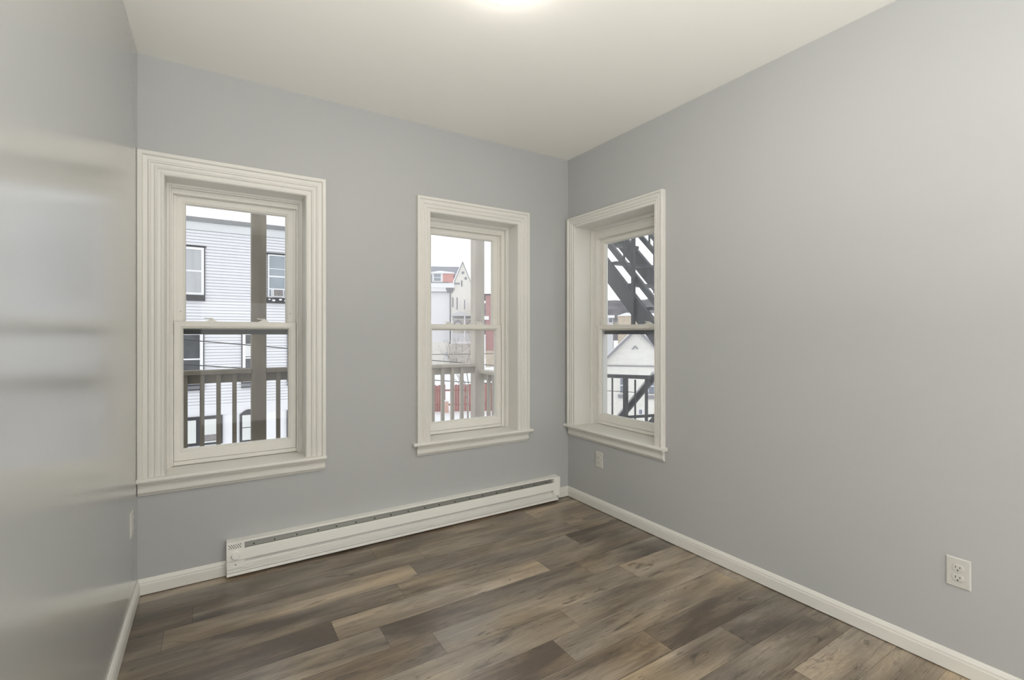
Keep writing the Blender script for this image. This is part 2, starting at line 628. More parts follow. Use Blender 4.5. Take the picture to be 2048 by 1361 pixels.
# slab under the planks
bm = bmesh.new()
bm.from_mesh(fl.data)
for f in box(bm, -W, 0, REAR, 0, -0.15, -0.0015):
    f.material_index = 1
bm.to_mesh(fl.data)
bm.free()
fl.data.materials.append(M['sub'])
tag(fl, 'brown grey wood look vinyl plank floor', 'floor', kind='structure')

# baseboards
BB = [(0, 0.004), (0.0125, 0.004), (0.0125, 0.052), (0.011, 0.056), (0.0105, 0.064), (0.0085, 0.068), (0.006, 0.074), (0.003, 0.079), (0, 0.079)]
BBH = 0.078


def baseboard(name, label, wall, a0, a1):
    bm = new()
    if wall == 'back':
        prism(bm, [(-d, z) for d, z in BB], 0, a0, a1)
    elif wall == 'right':
        prism(bm, [(-d, z) for d, z in BB], 1, a0, a1)
    else:
        prism(bm, [(-W + d, z) for d, z in BB], 1, a0, a1)
    return tag(link_mesh(name, bm, M['trim']), label, 'baseboard', kind='structure')


baseboard('baseboard_right', 'white baseboard along the right wall', 'right', REAR, 0)
baseboard('baseboard_left', 'white baseboard along the left wall', 'left', REAR, 0)
baseboard('baseboard_back', 'white baseboard on the back wall between left wall and heater', 'back', -W, -2.3135)
baseboard('baseboard_corner', 'short white baseboard piece between heater and right corner', 'back', -0.1315, 0)


# ------------------------------------------------------------------ windows
def sash(parent, name, sx, gx, z0, z1, gz0, gz1, yf, th, pane_mat):
    """sash frame with bevelled glazing bead; half widths sx / gx"""
    bm = new()
    # stiles and rails as a closed tube of different widths: build by loops
    def loop(hx, a, b_, y):
        return [bm.verts.new((-hx, y, a)), bm.verts.new((-hx, y, b_)), bm.verts.new((hx, y, b_)), bm.verts.new((hx, y, a))]
    e = 0.003
    L_ = [loop(sx, z0, z1, yf + th), loop(sx, z0, z1, yf + e), loop(sx - e, z0 + e, z1 - e, yf),
          loop(gx + 0.013, gz0 - 0.013, gz1 + 0.013, yf), loop(gx + 0.010, gz0 - 0.010, gz1 + 0.010, yf + 0.004),
          loop(gx + 0.006, gz0 - 0.006, gz1 + 0.006, yf + 0.004), loop(gx, gz0, gz1, yf + 0.016),
          loop(gx, gz0, gz1, yf + th)]
    for i in range(len(L_)):
        a, b_ = L_[i], L_[(i + 1) % len(L_)]
        for k in range(4):
            bm.faces.new((a[k], a[(k + 1) % 4], b_[(k + 1) % 4], b_[k]))
    s = link_mesh(name, bm, M['vinyl'], parent)
    bm = new()
    box(bm, -gx - 0.002, gx + 0.002, yf + 0.018, yf + 0.022, gz0 - 0.002, gz1 + 0.002)
    link_mesh('pane', bm, pane_mat, s)
    return s


def make_window(num, label, horn_l, horn_r, pane, screen):
    w = WINS[num]
    oh, jh, g, d = w['oh'], w['jh'], w['g'], w['d']
    root = empty('window_%d' % num, label, 'window', kind='structure')
    if w['wall'] == 'back':
        root.location = (w['c'], 0, 0)
    else:
        root.location = (0, w['c'], 0)
        root.rotation_euler = (0, 0, -math.pi / 2)
    top, st = 2.175, 0.575
    cw = oh - jh
    # casing: three-sided, mitred, stepped profile
    k = cw / 0.108
    prof = [(0, 0.0), (0, -0.030), (0.003, -0.034), (0.019, -0.034), (0.022, -0.030), (0.024, -0.025), (0.041, -0.023), (0.044, -0.026),
            (0.048, -0.0275), (0.052, -0.026), (0.055, -0.021), (0.066, -0.020), (0.069, -0.023), (0.073, -0.024), (0.077, -0.022),
            (0.080, -0.017), (0.092, -0.016), (0.095, -0.018), (0.101, -0.018), (0.106, -0.014), (0.108, -0.006), (0.108, 0.0)]
    bm = new()
    frame_sweep(bm, -oh, oh, st, top, [(t * k, y) for t, y in prof], closed=False)
    link_mesh('casing', bm, M['trim'], root)
    # jamb liner: left, right, head boards and stops
    ys = d - 0.045
    bm = new()
    zt = top - cw
    for s in (-1, 1):
        box(bm, s * jh, s * (jh + 0.012), 0.0, d + 0.11, ZO0 + 0.02, zt + 0.012)
    box(bm, -jh, jh, 0.0, d + 0.11, zt, min(zt + 0.012, ZO1))
    link_mesh('jamb', bm, M['trim'], root)
    sx = g + 0.043
    bm = new()
    frame_sweep(bm, -jh, jh, st, zt, [(0, ys + 0.02), (0, ys - 0.012), (0.010, ys - 0.012), (0.013, ys - 0.006), (0.018, ys - 0.004), (0.018, ys + 0.02)], closed=False)
    link_mesh('stop_moulding', bm, M['trim'], root)
    # vinyl frame round both sashes
    bm = new()
    t = jh - sx - 0.001
    frame_sweep(bm, -jh, jh, st + 0.002, zt - 0.001, [(0, ys + 0.021), (t, ys + 0.021), (t, d - 0.024), (t, d + 0.095), (0, d + 0.095)], closed=False)
    # head and sill of the frame
    box(bm, -sx - 0.001, sx + 0.001, ys + 0.026, d + 0.09, 2.024, zt - t - 0.0005)
    box(bm, -sx, sx, d - 0.018, d + 0.10, st + 0.003, st + 0.024)
    # parting bead between sash tracks
    for s in (-1, 1):
        box(bm, s * (sx + 0.001), s * (sx - 0.011), d + 0.013, d + 0.018, 1.348, 2.026)
    link_mesh('frame', bm, M['vinyl'], root)
    up = sash(root, 'upper_sash', sx - 0.001, g - 0.010, 1.305, 2.025, 1.345, 1.982, d + 0.019, 0.030, pane)
    lo = sash(root, 'lower_sash', sx - 0.001, g, st + 0.025, 1.347, 0.661, 1.307, d - 0.018, 0.030, pane)
    for s in (-1, 1):
        bm = new()
        xk = s * 0.128 * g / 0.256
        prism(bm, [(xk - 0.030, 1.347), (xk + 0.030, 1.347), (xk + 0.016, 1.354), (xk + 0.010, 1.3585), (xk - 0.010, 1.3585), (xk - 0.016, 1.354)], 1, d - 0.014, d + 0.010)
        lathe(bm, [(0.009, 0), (0.009, 0.006), (0.007, 0.008)], 12, (xk, d - 0.002, 1.358))
        bar(bm, (xk - 0.004, d - 0.004, 1.363), (xk - 0.034, d + 0.002, 1.3655), 0.010, 0.005)
        plabel(link_mesh('sash_lock', bm, M['vinyl'], lo), 'small white cam lock on the meeting rail')
        bm = new()
        box(bm, s * (g + 0.012), s * (g + 0.015), d + 0.0175, d + 0.0195, 1.398, 1.402)
        plabel(link_mesh('screw', bm, M['slot'], up), 'tiny dark screw head')
    # stool
    bm = new()
    l, r = -oh - horn_l, oh + horn_r
    nose = [(0.0, st), (-0.040, st), (-0.046, st - 0.004), (-0.048, st - 0.011), (-0.046, st - 0.018), (-0.040, st - 0.022), (0.0, st - 0.022)]
    prism(bm, nose, 0, l, r)
    box(bm, -jh - 0.013, jh + 0.013, 0.0, d + 0.10, st - 0.021, st)
    link_mesh('stool', bm, M['trim'], root)
    # apron moulding
    bm = new()
    az = 0.487
    ap = [(0, st - 0.022), (-0.030, st - 0.022), (-0.030, st - 0.030), (-0.024, st - 0.034), (-0.019, st - 0.044), (-0.018, st - 0.052),
          (-0.022, st - 0.056), (-0.022, st - 0.072), (-0.016, st - 0.077), (-0.012, st - 0.083), (-0.010, az), (0, az)]
    prism(bm, ap, 0, -oh + 0.002, oh - 0.004)
    link_mesh('apron', bm, M['trim'], root)
    if screen:
        bm = new()
        y = d + 0.060
        box(bm, -sx + 0.004, sx - 0.004, y, y + 0.014, 1.276, 1.312)
        box(bm, -sx + 0.004, sx - 0.004, y - 0.005, y, 1.284, 1.288)
        plabel(link_mesh('screen_rail', bm, M['screen'], root), 'dark grey half screen top rail outside the glass')
    return root


make_window(1, 'white double hung window on the back wall beside the left wall', 0.0, 0.0, M['glass'], True)
make_window(2, 'white double hung window on the back wall near the right corner', 0.028, 0.022, M['haze'], False)
make_window(3, 'deep white double hung window on the right wall', 0.030, 0.016, M['light_haze'], True)


# ------------------------------------------------------------------ baseboard heater
HX0, HX1 = -2.313, -0.131
hr = empty('baseboard_heater', 'long white electric baseboard heater below the windows', 'heater', ((HX0 + HX1) / 2, 0, 0))
hx0, hx1 = HX0 - hr.location.x, HX1 - hr.location.x
LX, RX = hx0 + 0.082, hx1 - 0.058
bm = new()   # sheet metal back with top cap and bottom lip
prism(bm, [(-0.001, 0.187), (-0.060, 0.190), (-0.065, 0.188), (-0.065, 0.182), (-0.0635, 0.182), (-0.0635, 0.186), (-0.059, 0.188), (-0.004, 0.185),
           (-0.004, 0.012), (-0.058, 0.012), (-0.062, 0.014), (-0.062, 0.030), (-0.0605, 0.030), (-0.0605, 0.015), (-0.001, 0.009)], 0, hx0 + 0.001, hx1 - 0.001)
link_mesh('housing', bm, M['heat'], hr)
bm = new()
prism(bm, [(-0.030, 0.186), (-0.041, 0.140), (-0.042, 0.140), (-0.031, 0.186)], 0, LX, RX)
plabel(link_mesh('heat_deflector', bm, M['fin'], hr), 'grey metal strip seen in the top slot')
bm = new()
lathe(bm, [(0.0035, -0.002), (0.0035, 0.001)], 8, (0, 0, 0), axis='y')
x = LX + 0.045
rv = plabel(link_mesh('rivet', bm, M['black'], hr), 'dark rivet in the top slot')
rv.location = (x, -0.0405, 0.155)
i = 0
while x < RX - 0.15:
    x += 0.112 if i % 3 else 0.10
    i += 1
    c = rv.copy()
    c.location.x = x
    COL.objects.link(c)
bm = new()
prism(bm, [(-0.058, 0.150), (-0.064, 0.150), (-0.066, 0.148), (-0.066, 0.094), (-0.064, 0.092), (-0.058, 0.092), (-0.058, 0.094), (-0.0645, 0.0945), (-0.0645, 0.1475), (-0.058, 0.148)], 0, hx0 + 0.002, hx1 - 0.002)
link_mesh('front_panel', bm, M['heat'], hr)
bm = new()   # lower sloping plate
prism(bm, [(-0.014, 0.100), (-0.040, 0.058), (-0.055, 0.051), (-0.0625, 0.050), (-0.0625, 0.046), (-0.040, 0.046), (-0.012, 0.096)], 0, hx0 + 0.002, hx1 - 0.002)
prism(bm, [(-0.044, 0.046), (-0.052, 0.028), (-0.051, 0.028), (-0.043, 0.046)], 0, hx0 + 0.002, hx1 - 0.016)
link_mesh('lower_panel', bm, M['heat'], hr)
bm = new()   # control box
box(bm, hx0, LX, -0.0655, -0.002, 0.150, 0.182)
box(bm, hx0, LX, -0.0620, -0.002, 0.052, 0.150)
cb = link_mesh('control_box', bm, M['heat'], hr)
bm = new()
for r_ in range(3):
    for c_ in range(6 if r_ != 1 else 5):
        xx = hx0 + 0.012 + c_ * 0.0105 + (0.00525 if r_ == 1 else 0)
        lathe(bm, [(0.0024, -0.0008), (0.0024, 0.0004)], 8, (xx, -0.0657, 0.176 - r_ * 0.0075), axis='y')
plabel(link_mesh('vent_holes', bm, M['black'], cb), 'three rows of small black holes')
bm = new()
lathe(bm, [(0.0225, -0.0005), (0.0225, -0.004), (0.0195, -0.0055), (0.0185, -0.0055), (0.0175, -0.013), (0.0165, -0.0145), (0.004, -0.015)], 32, (hx0 + 0.041, -0.066, 0.121), axis='y')
plabel(link_mesh('thermostat_knob', bm, M['heat'], hr), 'round white thermostat knob')
bm = new()
lathe(bm, [(0.003, -0.0005), (0.0025, -0.002)], 10, (hx0 + 0.041, -0.0625, 0.070), axis='y')
link_mesh('screw', bm, M['slot'], hr)
bm = new()   # right end cap
box(bm, RX, hx1, -0.0662, -0.001, 0.092, 0.1895)
box(bm, RX - 0.004, hx1 - 0.014, -0.0640, -0.002, 0.052, 0.092)
box(bm, hx1 - 0.012, hx1, -0.062, -0.001, 0.012, 0.092)
link_mesh('end_cap', bm, M['heat'], hr)


# ------------------------------------------------------------------ outlets
def make_outlet(label, loc, rz):
    root = empty('wall_outlet', label, 'outlet', loc, rz, group='white duplex wall outlets')
    bm = new()
    h, w_ = 0.0555, 0.0355
    A = [bm.verts.new((sx * w_, 0, sz * h)) for sx, sz in ((-1, -1), (1, -1), (1, 1), (-1, 1))]
    Bv = [bm.verts.new((sx * w_, -0.003, sz * h)) for sx, sz in ((-1, -1), (1, -1), (1, 1), (-1, 1))]
    Cv = [bm.verts.new((sx * (w_ - 0.0035), -0.0065, sz * (h - 0.0035))) for sx, sz in ((-1, -1), (1, -1), (1, 1), (-1, 1))]
    for P_, Q in ((A, Bv), (Bv, Cv)):
        for k in range(4):
            bm.faces.new((P_[k], P_[(k + 1) % 4], Q[(k + 1) % 4], Q[k]))
    bm.faces.new(Cv)
    bm.faces.new(A[::-1])
    link_mesh('cover_plate', bm, M['plastic'], root)
    for s in (1, -1):
        bm = new()
        zc = s * 0.0185
        pts = []
        for k in range(48):
            a = 2 * math.pi * k / 48
            pts.append((0.0165 * math.cos(a), zc + max(-0.0125, min(0.0125, 0.0165 * math.sin(a)))))
        def ring(f, y):
            return [bm.verts.new((px * f, y, zc + (pz - zc) * f)) for px, pz in pts]
        R = [ring(1.05, -0.0064), ring(1.0, -0.0068), ring(0.985, -0.0085), ring(0.95, -0.0090)]
        for a, b_ in zip(R, R[1:]):
            for k in range(48):
                bm.faces.new((a[k], a[(k + 1) % 48], b_[(k + 1) % 48], b_[k]))
        bm.faces.new(R[-1])
        bm.faces.new(R[0][::-1])
        rc = link_mesh('receptacle', bm, M['plastic'], root)
        for xs_, hh in ((-0.0063, 0.0042), (0.0063, 0.0034)):
            bm = new()
            box(bm, xs_ - 0.0010, xs_ + 0.0010, -0.0093, -0.0085, zc + 0.003 - hh, zc + 0.003 + hh)
            link_mesh('slot', bm, M['black'], rc)
        bm = new()
        lathe(bm, [(0.0024, -0.0093), (0.0024, -0.0085)], 12, (0, 0, zc - 0.0078), axis='y')
        link_mesh('ground_hole', bm, M['black'], rc)
    bm = new()
    lathe(bm, [(0.0026, -0.0063), (0.0024, -0.0074), (0.001, -0.0077)], 12, (0, 0, 0), axis='y')
    link_mesh('screw', bm, M['plastic'], root)
    return root


make_outlet('white duplex outlet on the right wall, nearest the viewer', (0, -2.318, 0.380), -math.pi / 2)
make_outlet('white duplex outlet on the right wall below the window sill', (0, -0.3605, 0.365), -math.pi / 2)
make_outlet('white duplex outlet on the left wall seen nearly edge on', (-W, -0.205, 0.422), math.pi / 2)

# ------------------------------------------------------------------ ceiling lamp
lr = empty('ceiling_light', 'round white flush dome light glowing on the ceiling', 'light', (-1.43, -1.41, H))
bm = new()
lathe(bm, [(0.150, 0.0), (0.152, -0.012), (0.148, -0.018), (0.140, -0.018)], 64, (0, 0, 0))
link_mesh('base_ring', bm, M['vinyl'], lr, smooth=False)
bm = new()
prof = [(0.143 * math.cos(a), -0.019 - 0.050 * math.sin(a)) for a in [i * math.pi / 2 / 12 for i in range(12)]] + [(0.003, -0.069)]
lathe(bm, prof, 64, (0, 0, 0))
plabel(link_mesh('diffuser', bm, M['lamp'], lr, smooth=True), 'glowing white diffuser dome')


# ------------------------------------------------------------------ outside: ground
GZ = -3.6
bm = new()
box(bm, -60, 90, 0.8, 110, GZ - 0.4, GZ)
box(bm, 0.8, 90, -25, 0.8, GZ - 0.4, GZ)
tag(link_mesh('ground', bm, M['snow']), 'snow covered ground behind the house', 'ground', kind='structure')

# ------------------------------------------------------------------ back porch
PY = 2.2
pd = boxes('porch_deck', [(-4.2, 0.47, TB + 0.02, 2.40, -0.20, -0.14)], M['wood'])
tag(pd, 'brown wooden porch deck outside the back wall', 'deck')


def post(label, x0, x1, y0, y1, z0, z1, m):
    bm = new()
    box(bm, x0, x1, y0, y1, z0, z1, bev=0.006)
    return tag(link_mesh('porch_post', bm, m), label, 'post', group='square porch posts')


post('square brown porch post seen through the left window', -2.061, -1.934, PY, PY + 0.127, -0.14, 3.3, M['wood'])
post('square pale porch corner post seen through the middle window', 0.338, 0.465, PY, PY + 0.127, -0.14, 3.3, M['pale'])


def railing(label, x0, x1, bal, ztop, m, loc=(0, 0, 0), rz=0.0):
    root = empty('porch_railing', label, 'railing', loc, rz, group='wooden porch railings')
    bm = new()
    box(bm, x0, x1, -0.02, 0.12, ztop - 0.038, ztop, bev=0.003)
    link_mesh('top_rail', bm, m, root)
    bm = new()
    box(bm, x0, x1, 0.042, 0.080, ztop - 0.122, ztop - 0.038)
    link_mesh('rail_board', bm, m, root)
    bm = new()
    box(bm, x0, x1, 0.042, 0.080, -0.06, 0.03)
    link_mesh('bottom_rail', bm, m, root)
    first = None
    for x in bal:
        if first is None:
            bm = new()
            box(bm, -0.018, 0.018, 0.004, 0.0415, -0.10, ztop - 0.039)
            first = link_mesh('baluster', bm, m, root)
            first.location.x = x
        else:
            c = first.copy()
            c.location.x = x
            c.parent = root
            COL.objects.link(c)
    return root


railing('brown railing section left of the post in the left window', -4.2, -2.063, [-2.20 - 0.127 * k for k in range(15)], 0.946, M['wood'], (0, PY, 0))
railing('brown railing section right of the post in the left window', -1.932, -0.904, [-1.83 + 0.12463 * k for k in range(8)], 0.946, M['wood'], (0, PY, 0))
railing('pale railing section left of the corner post in the middle window', -0.902, 0.336, [-1.83 + 0.12463 * k for k in range(8, 17)], 0.920, M['pale'], (0, PY, 0))  # same porch wood as the brown section, with glare in its colour
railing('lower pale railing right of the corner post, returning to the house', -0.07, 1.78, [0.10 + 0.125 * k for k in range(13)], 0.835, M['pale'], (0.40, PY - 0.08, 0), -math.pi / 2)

# ------------------------------------------------------------------ overhead wires


def wire(label, p, q, sag, r=0.008):
    bm = new()
    n = 24
    pts = []
    for i in range(n + 1):
        t = i / n
        v = Vector(p).lerp(Vector(q), t)
        v.z -= sag * 4 * t * (1 - t)
        pts.append(v)
    tube(bm, pts, r, 5)
    return tag(link_mesh('utility_wire', bm, M['wire']), label, 'wire', group='overhead wires outside the windows')


wire('upper thin black cable crossing the left window below the meeting rail', (-9, 5, 1.90), (9, 5, -0.03), 0.03)
wire('lower thin black cable sloping down to the porch rail in the left window', (-9, 5, 1.57), (9, 5, -0.42), 0.02)
wire('single thin dark cable crossing the middle window behind the tree', (8, 24, 0.05), (17, 24, 0.02), 0.05, 0.02)

# ------------------------------------------------------------------ white siding apartment house
AX0, AX1, AY = -9.0, 1.0, 11.0
ah = empty('apartment_house', 'white clapboard apartment house facing the left window', 'building', (0, AY, GZ))


def Zl(z):
    return z - GZ


aw = [  # x0,x1,z0,z1 openings with style
    (-3.10, -2.54, 2.23, 3.44, 'up'), (-1.17, -0.70, 2.23, 3.41, 'up2'),
    (-3.06, -2.56, 0.05, 1.32, 'low'), (-1.74, -1.24, 0.05, 1.32, 'low'), (-0.68, -0.18, 0.05, 1.32, 'low'),
    (-3.30, -2.16, -1.46, -0.75, 'shop'), (-1.79, -1.38, -1.49, -0.68, 'arch'), (-0.70, -0.29, -1.49, -0.68, 'arch'),
    (-6.0, -5.5, 2.23, 3.44, 'up'), (-6.0, -5.5, 0.05, 1.32, 'low'), (-4.6, -4.1, 0.05, 1.32, 'low'), (-4.6, -4.1, 2.23, 3.44, 'up'),
]
boxes('masonry', [(AX0, AX1, 0.06, 8, 0, Zl(4.05))], M['stucco'], ah)
boxes('ground_floor_wall', [(AX0, AX1, 0.0, 0.06, 0, Zl(-0.75))], M['stucco'], ah)
boxes('band_board', [(AX0, AX1, -0.02, 0.06, Zl(-0.75), Zl(-0.53))], M['siding'], ah)
bm = new()   # lapped boards
z = -0.53
while z < 3.82:
    zt = min(z + 0.064, 3.82)
    prism(bm, [(-0.028, Zl(z)), (-0.012, Zl(zt)), (0.02, Zl(zt)), (0.02, Zl(zt + 0.012)), (0.06, Zl(zt + 0.012)), (0.06, Zl(z)), (0.02, Zl(z))], 0, AX0, AX1)
    z += 0.075
link_mesh('siding_boards', bm, M['siding'], ah)
boxes('frieze', [(AX0, AX1, -0.04, 0.06, Zl(3.82), Zl(4.02))], M['frieze'], ah)
bm = new()
prism(bm, [(0.06, Zl(4.02)), (-0.10, Zl(4.02)), (-0.17, Zl(4.11)), (0.06, Zl(4.11))], 0, AX0, AX1)
link_mesh('soffit', bm, M['gutter'], ah)
bm = new()
box(bm, AX0, AX1, -0.22, 8, Zl(4.11), Zl(4.22))
prism(bm, [(-0.18, Zl(4.22)), (0.3, Zl(4.26)), (0.3, Zl(4.22))], 0, AX0, -2.4)
link_mesh('snowy_roof_edge', bm, M['snow'], ah)
for (x0, x1, z0, z1, st_) in aw:
    dy = -0.050
    bm = new()
    if st_ in ('up', 'up2'):
        box(bm, x0 - 0.02, x1 + (0.03 if st_ == 'up' else 0.02), dy, 0.05, Zl(z1 - 0.05), Zl(z1))
        sw = 0.012 if st_ == 'up' else 0.001
        for xx in (x0, x1):
            box(bm, xx - sw, xx + sw, dy, 0.05, Zl(z0), Zl(z1 - 0.05))
        box(bm, x0 - 0.03, x1 + 0.012, dy - 0.03, 0.05, Zl(z0 - 0.14), Zl(z0))
        fr = link_mesh('window', bm, M['charcoal'], ah)
    elif st_ == 'low':
        for xx in (x0, x1):
            box(bm, xx - 0.012, xx + 0.012, dy, 0.05, Zl(z0), Zl(z1))
        box(bm, x0 - 0.02, x1 + 0.02, dy - 0.03, 0.05, Zl(z0 - 0.04), Zl(z0))
        box(bm, x0 - 0.02, x1 + 0.02, dy - 0.03, 0.05, Zl(z0 - 0.15), Zl(z0 - 0.12))
        fr = link_mesh('window', bm, M['charcoal'], ah)
        bm = new()
        box(bm, x0 - 0.015, x1 + 0.015, dy - 0.02, 0.05, Zl(z0 - 0.12), Zl(z0 - 0.04))
        link_mesh('sill', bm, M['gutter'], fr)
    elif st_ == 'shop':
        box(bm, x0, x1, dy, 0.05, Zl(z0), Zl(z1))
        fr = link_mesh('window', bm, M['charcoal'], ah)
    else:
        n = 8
        pts = [(x0, Zl(z0)), (x1, Zl(z0))] + [(x1 + (x0 - x1) * k / n, Zl(z1 - 0.10) + 0.12 * math.sin(math.pi * k / n)) for k in range(n + 1)]
        prism(bm, pts, 1, dy, 0.05)
        fr = link_mesh('window', bm, M['charcoal'], ah)
    if st_ in ('up', 'up2', 'low'):
        m_ = 0.022 if st_ == 'up2' else 0.012
        e0, e1, zt_ = x0 + m_, x1 - m_, (z1 - 0.05 if st_ != 'low' else z1)
        bm = new()
        fw = {'up': 0.055, 'up2': 0.028, 'low': 0.065}[st_]
        frame_sweep(bm, e0, e1, Zl(z0), Zl(zt_), [(0, dy - 0.004), (fw, dy - 0.004), (fw, 0.04), (0, 0.04)])
        zm = {'up': 2.815, 'up2': 2.79, 'low': 0.66}[st_]
        box(bm, e0 + fw, e1 - fw, dy + 0.01, 0.03, Zl(zm - 0.018), Zl(zm + 0.018))
        if st_ == 'up2':
            box(bm, e0 + fw, e1 - fw, dy + 0.012, 0.03, Zl(2.985), Zl(3.0))
            box(bm, e0 + fw, e1 - fw, dy + 0.006, 0.03, Zl(2.445), Zl(2.475))
            box(bm, -1.075, -1.055, dy - 0.002, 0.03, Zl(2.25), Zl(2.45))
            box(bm, -0.795, -0.775, dy - 0.002, 0.03, Zl(2.25), Zl(2.45))
        link_mesh('sash', bm, M['whitefr'], fr)
        bm = new()
        box(bm, e0 + fw - 0.004, e1 - fw + 0.004, dy + 0.016, dy + 0.020, Zl(z0 + 0.02), Zl(zt_ - 0.02))
        gm = {'up': M['curtain'], 'up2': M['bluegl'], 'low': M['darkgl']}[st_]
        link_mesh('pane', bm, gm, fr)
        if st_ == 'low' and x0 > -2:
            bm = new()
            box(bm, e0 + fw, e0 + fw + 0.16, dy + 0.011, dy + 0.015, Zl(0.70), Zl(1.02))
            link_mesh('blind', bm, M['shade'], fr)
    elif st_ == 'shop':
        bm = new()
        box(bm, x0 + 0.06, -2.715, dy - 0.012, 0.0, Zl(-1.385), Zl(-0.83))
        box(bm, -2.55, x1 - 0.05, dy - 0.012, 0.0, Zl(-1.21), Zl(-0.83))
        box(bm, -2.55, x1 - 0.05, dy - 0.012, 0.0, Zl(-1.405), Zl(-1.37))
        link_mesh('pane', bm, M['shade'], fr)
        bm = new()
        box(bm, -2.55, x1 - 0.05, dy - 0.008, 0.0, Zl(-1.36), Zl(-1.215))
        link_mesh('lower_pane', bm, M['acface'], fr)
    else:
        bm = new()
        box(bm, x0 + 0.055, x1 - 0.05, dy - 0.010, 0.0, Zl(-1.44), Zl(-1.13))
        box(bm, x0 + 0.055, x1 - 0.05, dy - 0.010, 0.0, Zl(-1.11), Zl(-0.80))
        link_mesh('pane', bm, M['shade'], fr)
tag(ah, 'white clapboard apartment house facing the left window', 'building')
# air conditioner in the right upper window
ac = empty('air_conditioner', 'small grey window air conditioner in the white apartment house', 'air conditioner', (-0.925, AY - 0.056, 2.25))
bm = new()
box(bm, -0.125, 0.125, -0.20, 0.0, 0.0, 0.19, bev=0.01)
link_mesh('case', bm, M['whitefr'], ac)
bm = new()
box(bm, -0.108, 0.108, -0.206, -0.195, 0.012, 0.175)
for k in range(7):
    box(bm, -0.108, 0.108, -0.210, -0.205, 0.02 + k * 0.022, 0.028 + k * 0.022)
link_mesh('grille', bm, M['acface'], ac)
for i, (x, s_) in enumerate(((-1.12, 0.022), (-1.02, 0.034), (-0.86, 0.03), (-0.73, 0.034))):
    bm = new()
    bmesh.ops.create_icosphere(bm, subdivisions=2, radius=s_, matrix=Matrix.Translation((x, AY - 0.100, 2.169 + 0.012 * (-1) ** i)) @ Matrix.Diagonal((1.3, 0.5, 0.8, 1)))
    lab = ['small clump of snow at the left end of the dark sill', 'larger clump of snow left of centre on the dark sill', 'clump of snow right of centre on the dark sill', 'clump of snow at the right end of the dark sill'][i]
    tag(link_mesh('snow_clump', bm, M['snow'], None, True), lab, 'snow', group='snow clumps on the air conditioner sill')


# ------------------------------------------------------------------ things seen through the middle window
def house_root(name, label, cat, ox, oy, ang):
    return empty(name, label, cat, (ox, oy, 0), math.radians(ang))


hh = house_root('gabled_house', 'pale house with steep gable, slate roof and red dormer', 'house', 20.99, 46.86, -25.135)
bm = new()
box(bm, -9, -0.26, 0.0, 8, GZ, 6.9)
link_mesh('main_wall', bm, M['stucco'], hh)
bm = new()
prism(bm, [(-0.26, GZ), (2.55, GZ), (2.55, 7.0), (2.13, 7.05), (1.15, 9.45), (0.17, 7.05), (-0.26, 7.0)], 1, -0.3, 6)
link_mesh('gable_wall', bm, M['cream'], hh)
bm = new()
prism(bm, [(-0.35, 7.12), (3.5, 9.5), (3.5, 9.35), (-0.35, 6.95)], 0, -9, 1.0)
link_mesh('main_roof', bm, M['slate'], hh)
bm = new()
prism(bm, [(0.10, 7.0), (1.15, 9.58), (2.20, 7.0), (2.36, 7.0), (1.15, 9.80), (-0.06, 7.0)], 1, -0.55, 3.4)
link_mesh('gable_roof', bm, M['snow'], hh)
bm = new()
box(bm, -9, 0.2, -0.55, 0.2, 6.55, 7.10)
box(bm, -9, -0.35, -0.35, 0.1, 6.1, 6.55)
link_mesh('snowy_eave', bm, M['snow'], hh)
bm = new()
box(bm, -9, -0.4, -0.6, -0.5, 7.08, 7.16)
box(bm, -0.33, -0.20, -0.42, -0.32, -2, 6.1)
box(bm, -9, -0.3, -0.38, -0.30, 6.02, 6.09)
link_mesh('gutter', bm, M['gutter'], hh)
bm = new()
for k in range(9):
    bar(bm, (-0.75 + 0.12 * k, -0.5, 6.55 - 0.03 * (k % 3)), (-0.55 + 0.06 * k, -0.36, 5.95 + 0.08 * (k % 2)), 0.06)
link_mesh('eave_bracket', bm, M['fascia'], hh)
bm = new()
box(bm, -1.10, -0.16, -0.42, 1.6, 7.16, 8.24)
prism(bm, [(-0.42, 7.16), (-0.42, 8.24), (1.6, 8.24)], 0, -0.16, 0.14)
dm = link_mesh('dormer', bm, M['dormred'], hh)
bm = new()
prism(bm, [(-2.4, 8.28), (-1.45, 8.46), (0.10, 8.30), (0.26, 8.12), (0.05, 8.16), (-2.4, 8.16)], 1, -0.62, 1.9)
link_mesh('dormer_roof', bm, M['snow'], dm)
bm = new()
box(bm, -2.3, -1.10, -0.44, 1.2, 7.16, 8.22)
link_mesh('dormer_side', bm, M['whitefr'], dm)
bm = new()
box(bm, -2.1, -1.34, -0.46, -0.40, 7.32, 7.66)
box(bm, -2.1, -1.34, -0.46, -0.40, 7.74, 8.10)
link_mesh('dormer_window', bm, M['bluegl'], dm)
for (x0, x1, z0, z1, mm) in ((-0.02, 0.10, 4.35, 5.45, 'acface'), (0.13, 0.24, 4.2, 5.5, 'whitefr'), (0.46, 0.58, 4.05, 5.45, 'acface'), (0.60, 0.76, 4.0, 5.5, 'whitefr'),
                             (1.34, 1.42, 4.1, 5.2, 'acface'), (1.44, 1.58, 4.05, 5.25, 'whitefr'), (0.98, 1.12, 6.75, 7.4, 'acface'), (0.84, 0.96, 6.65, 7.45, 'whitefr')):
    bm = new()
    box(bm, x0, x1, -0.36, -0.25, z0, z1)
    link_mesh('window', bm, M[mm], hh)
bm = new()
lathe(bm, [(0.16, -0.36), (0.16, -0.25)], 12, (1.18, 0, 8.3), axis='y')
link_mesh('gable_vent', bm, M['fascia'], hh)
bm = new()
lathe(bm, [(0.16, -0.36), (0.16, -0.25)], 12, (1.50, 0, 7.65), axis='y')
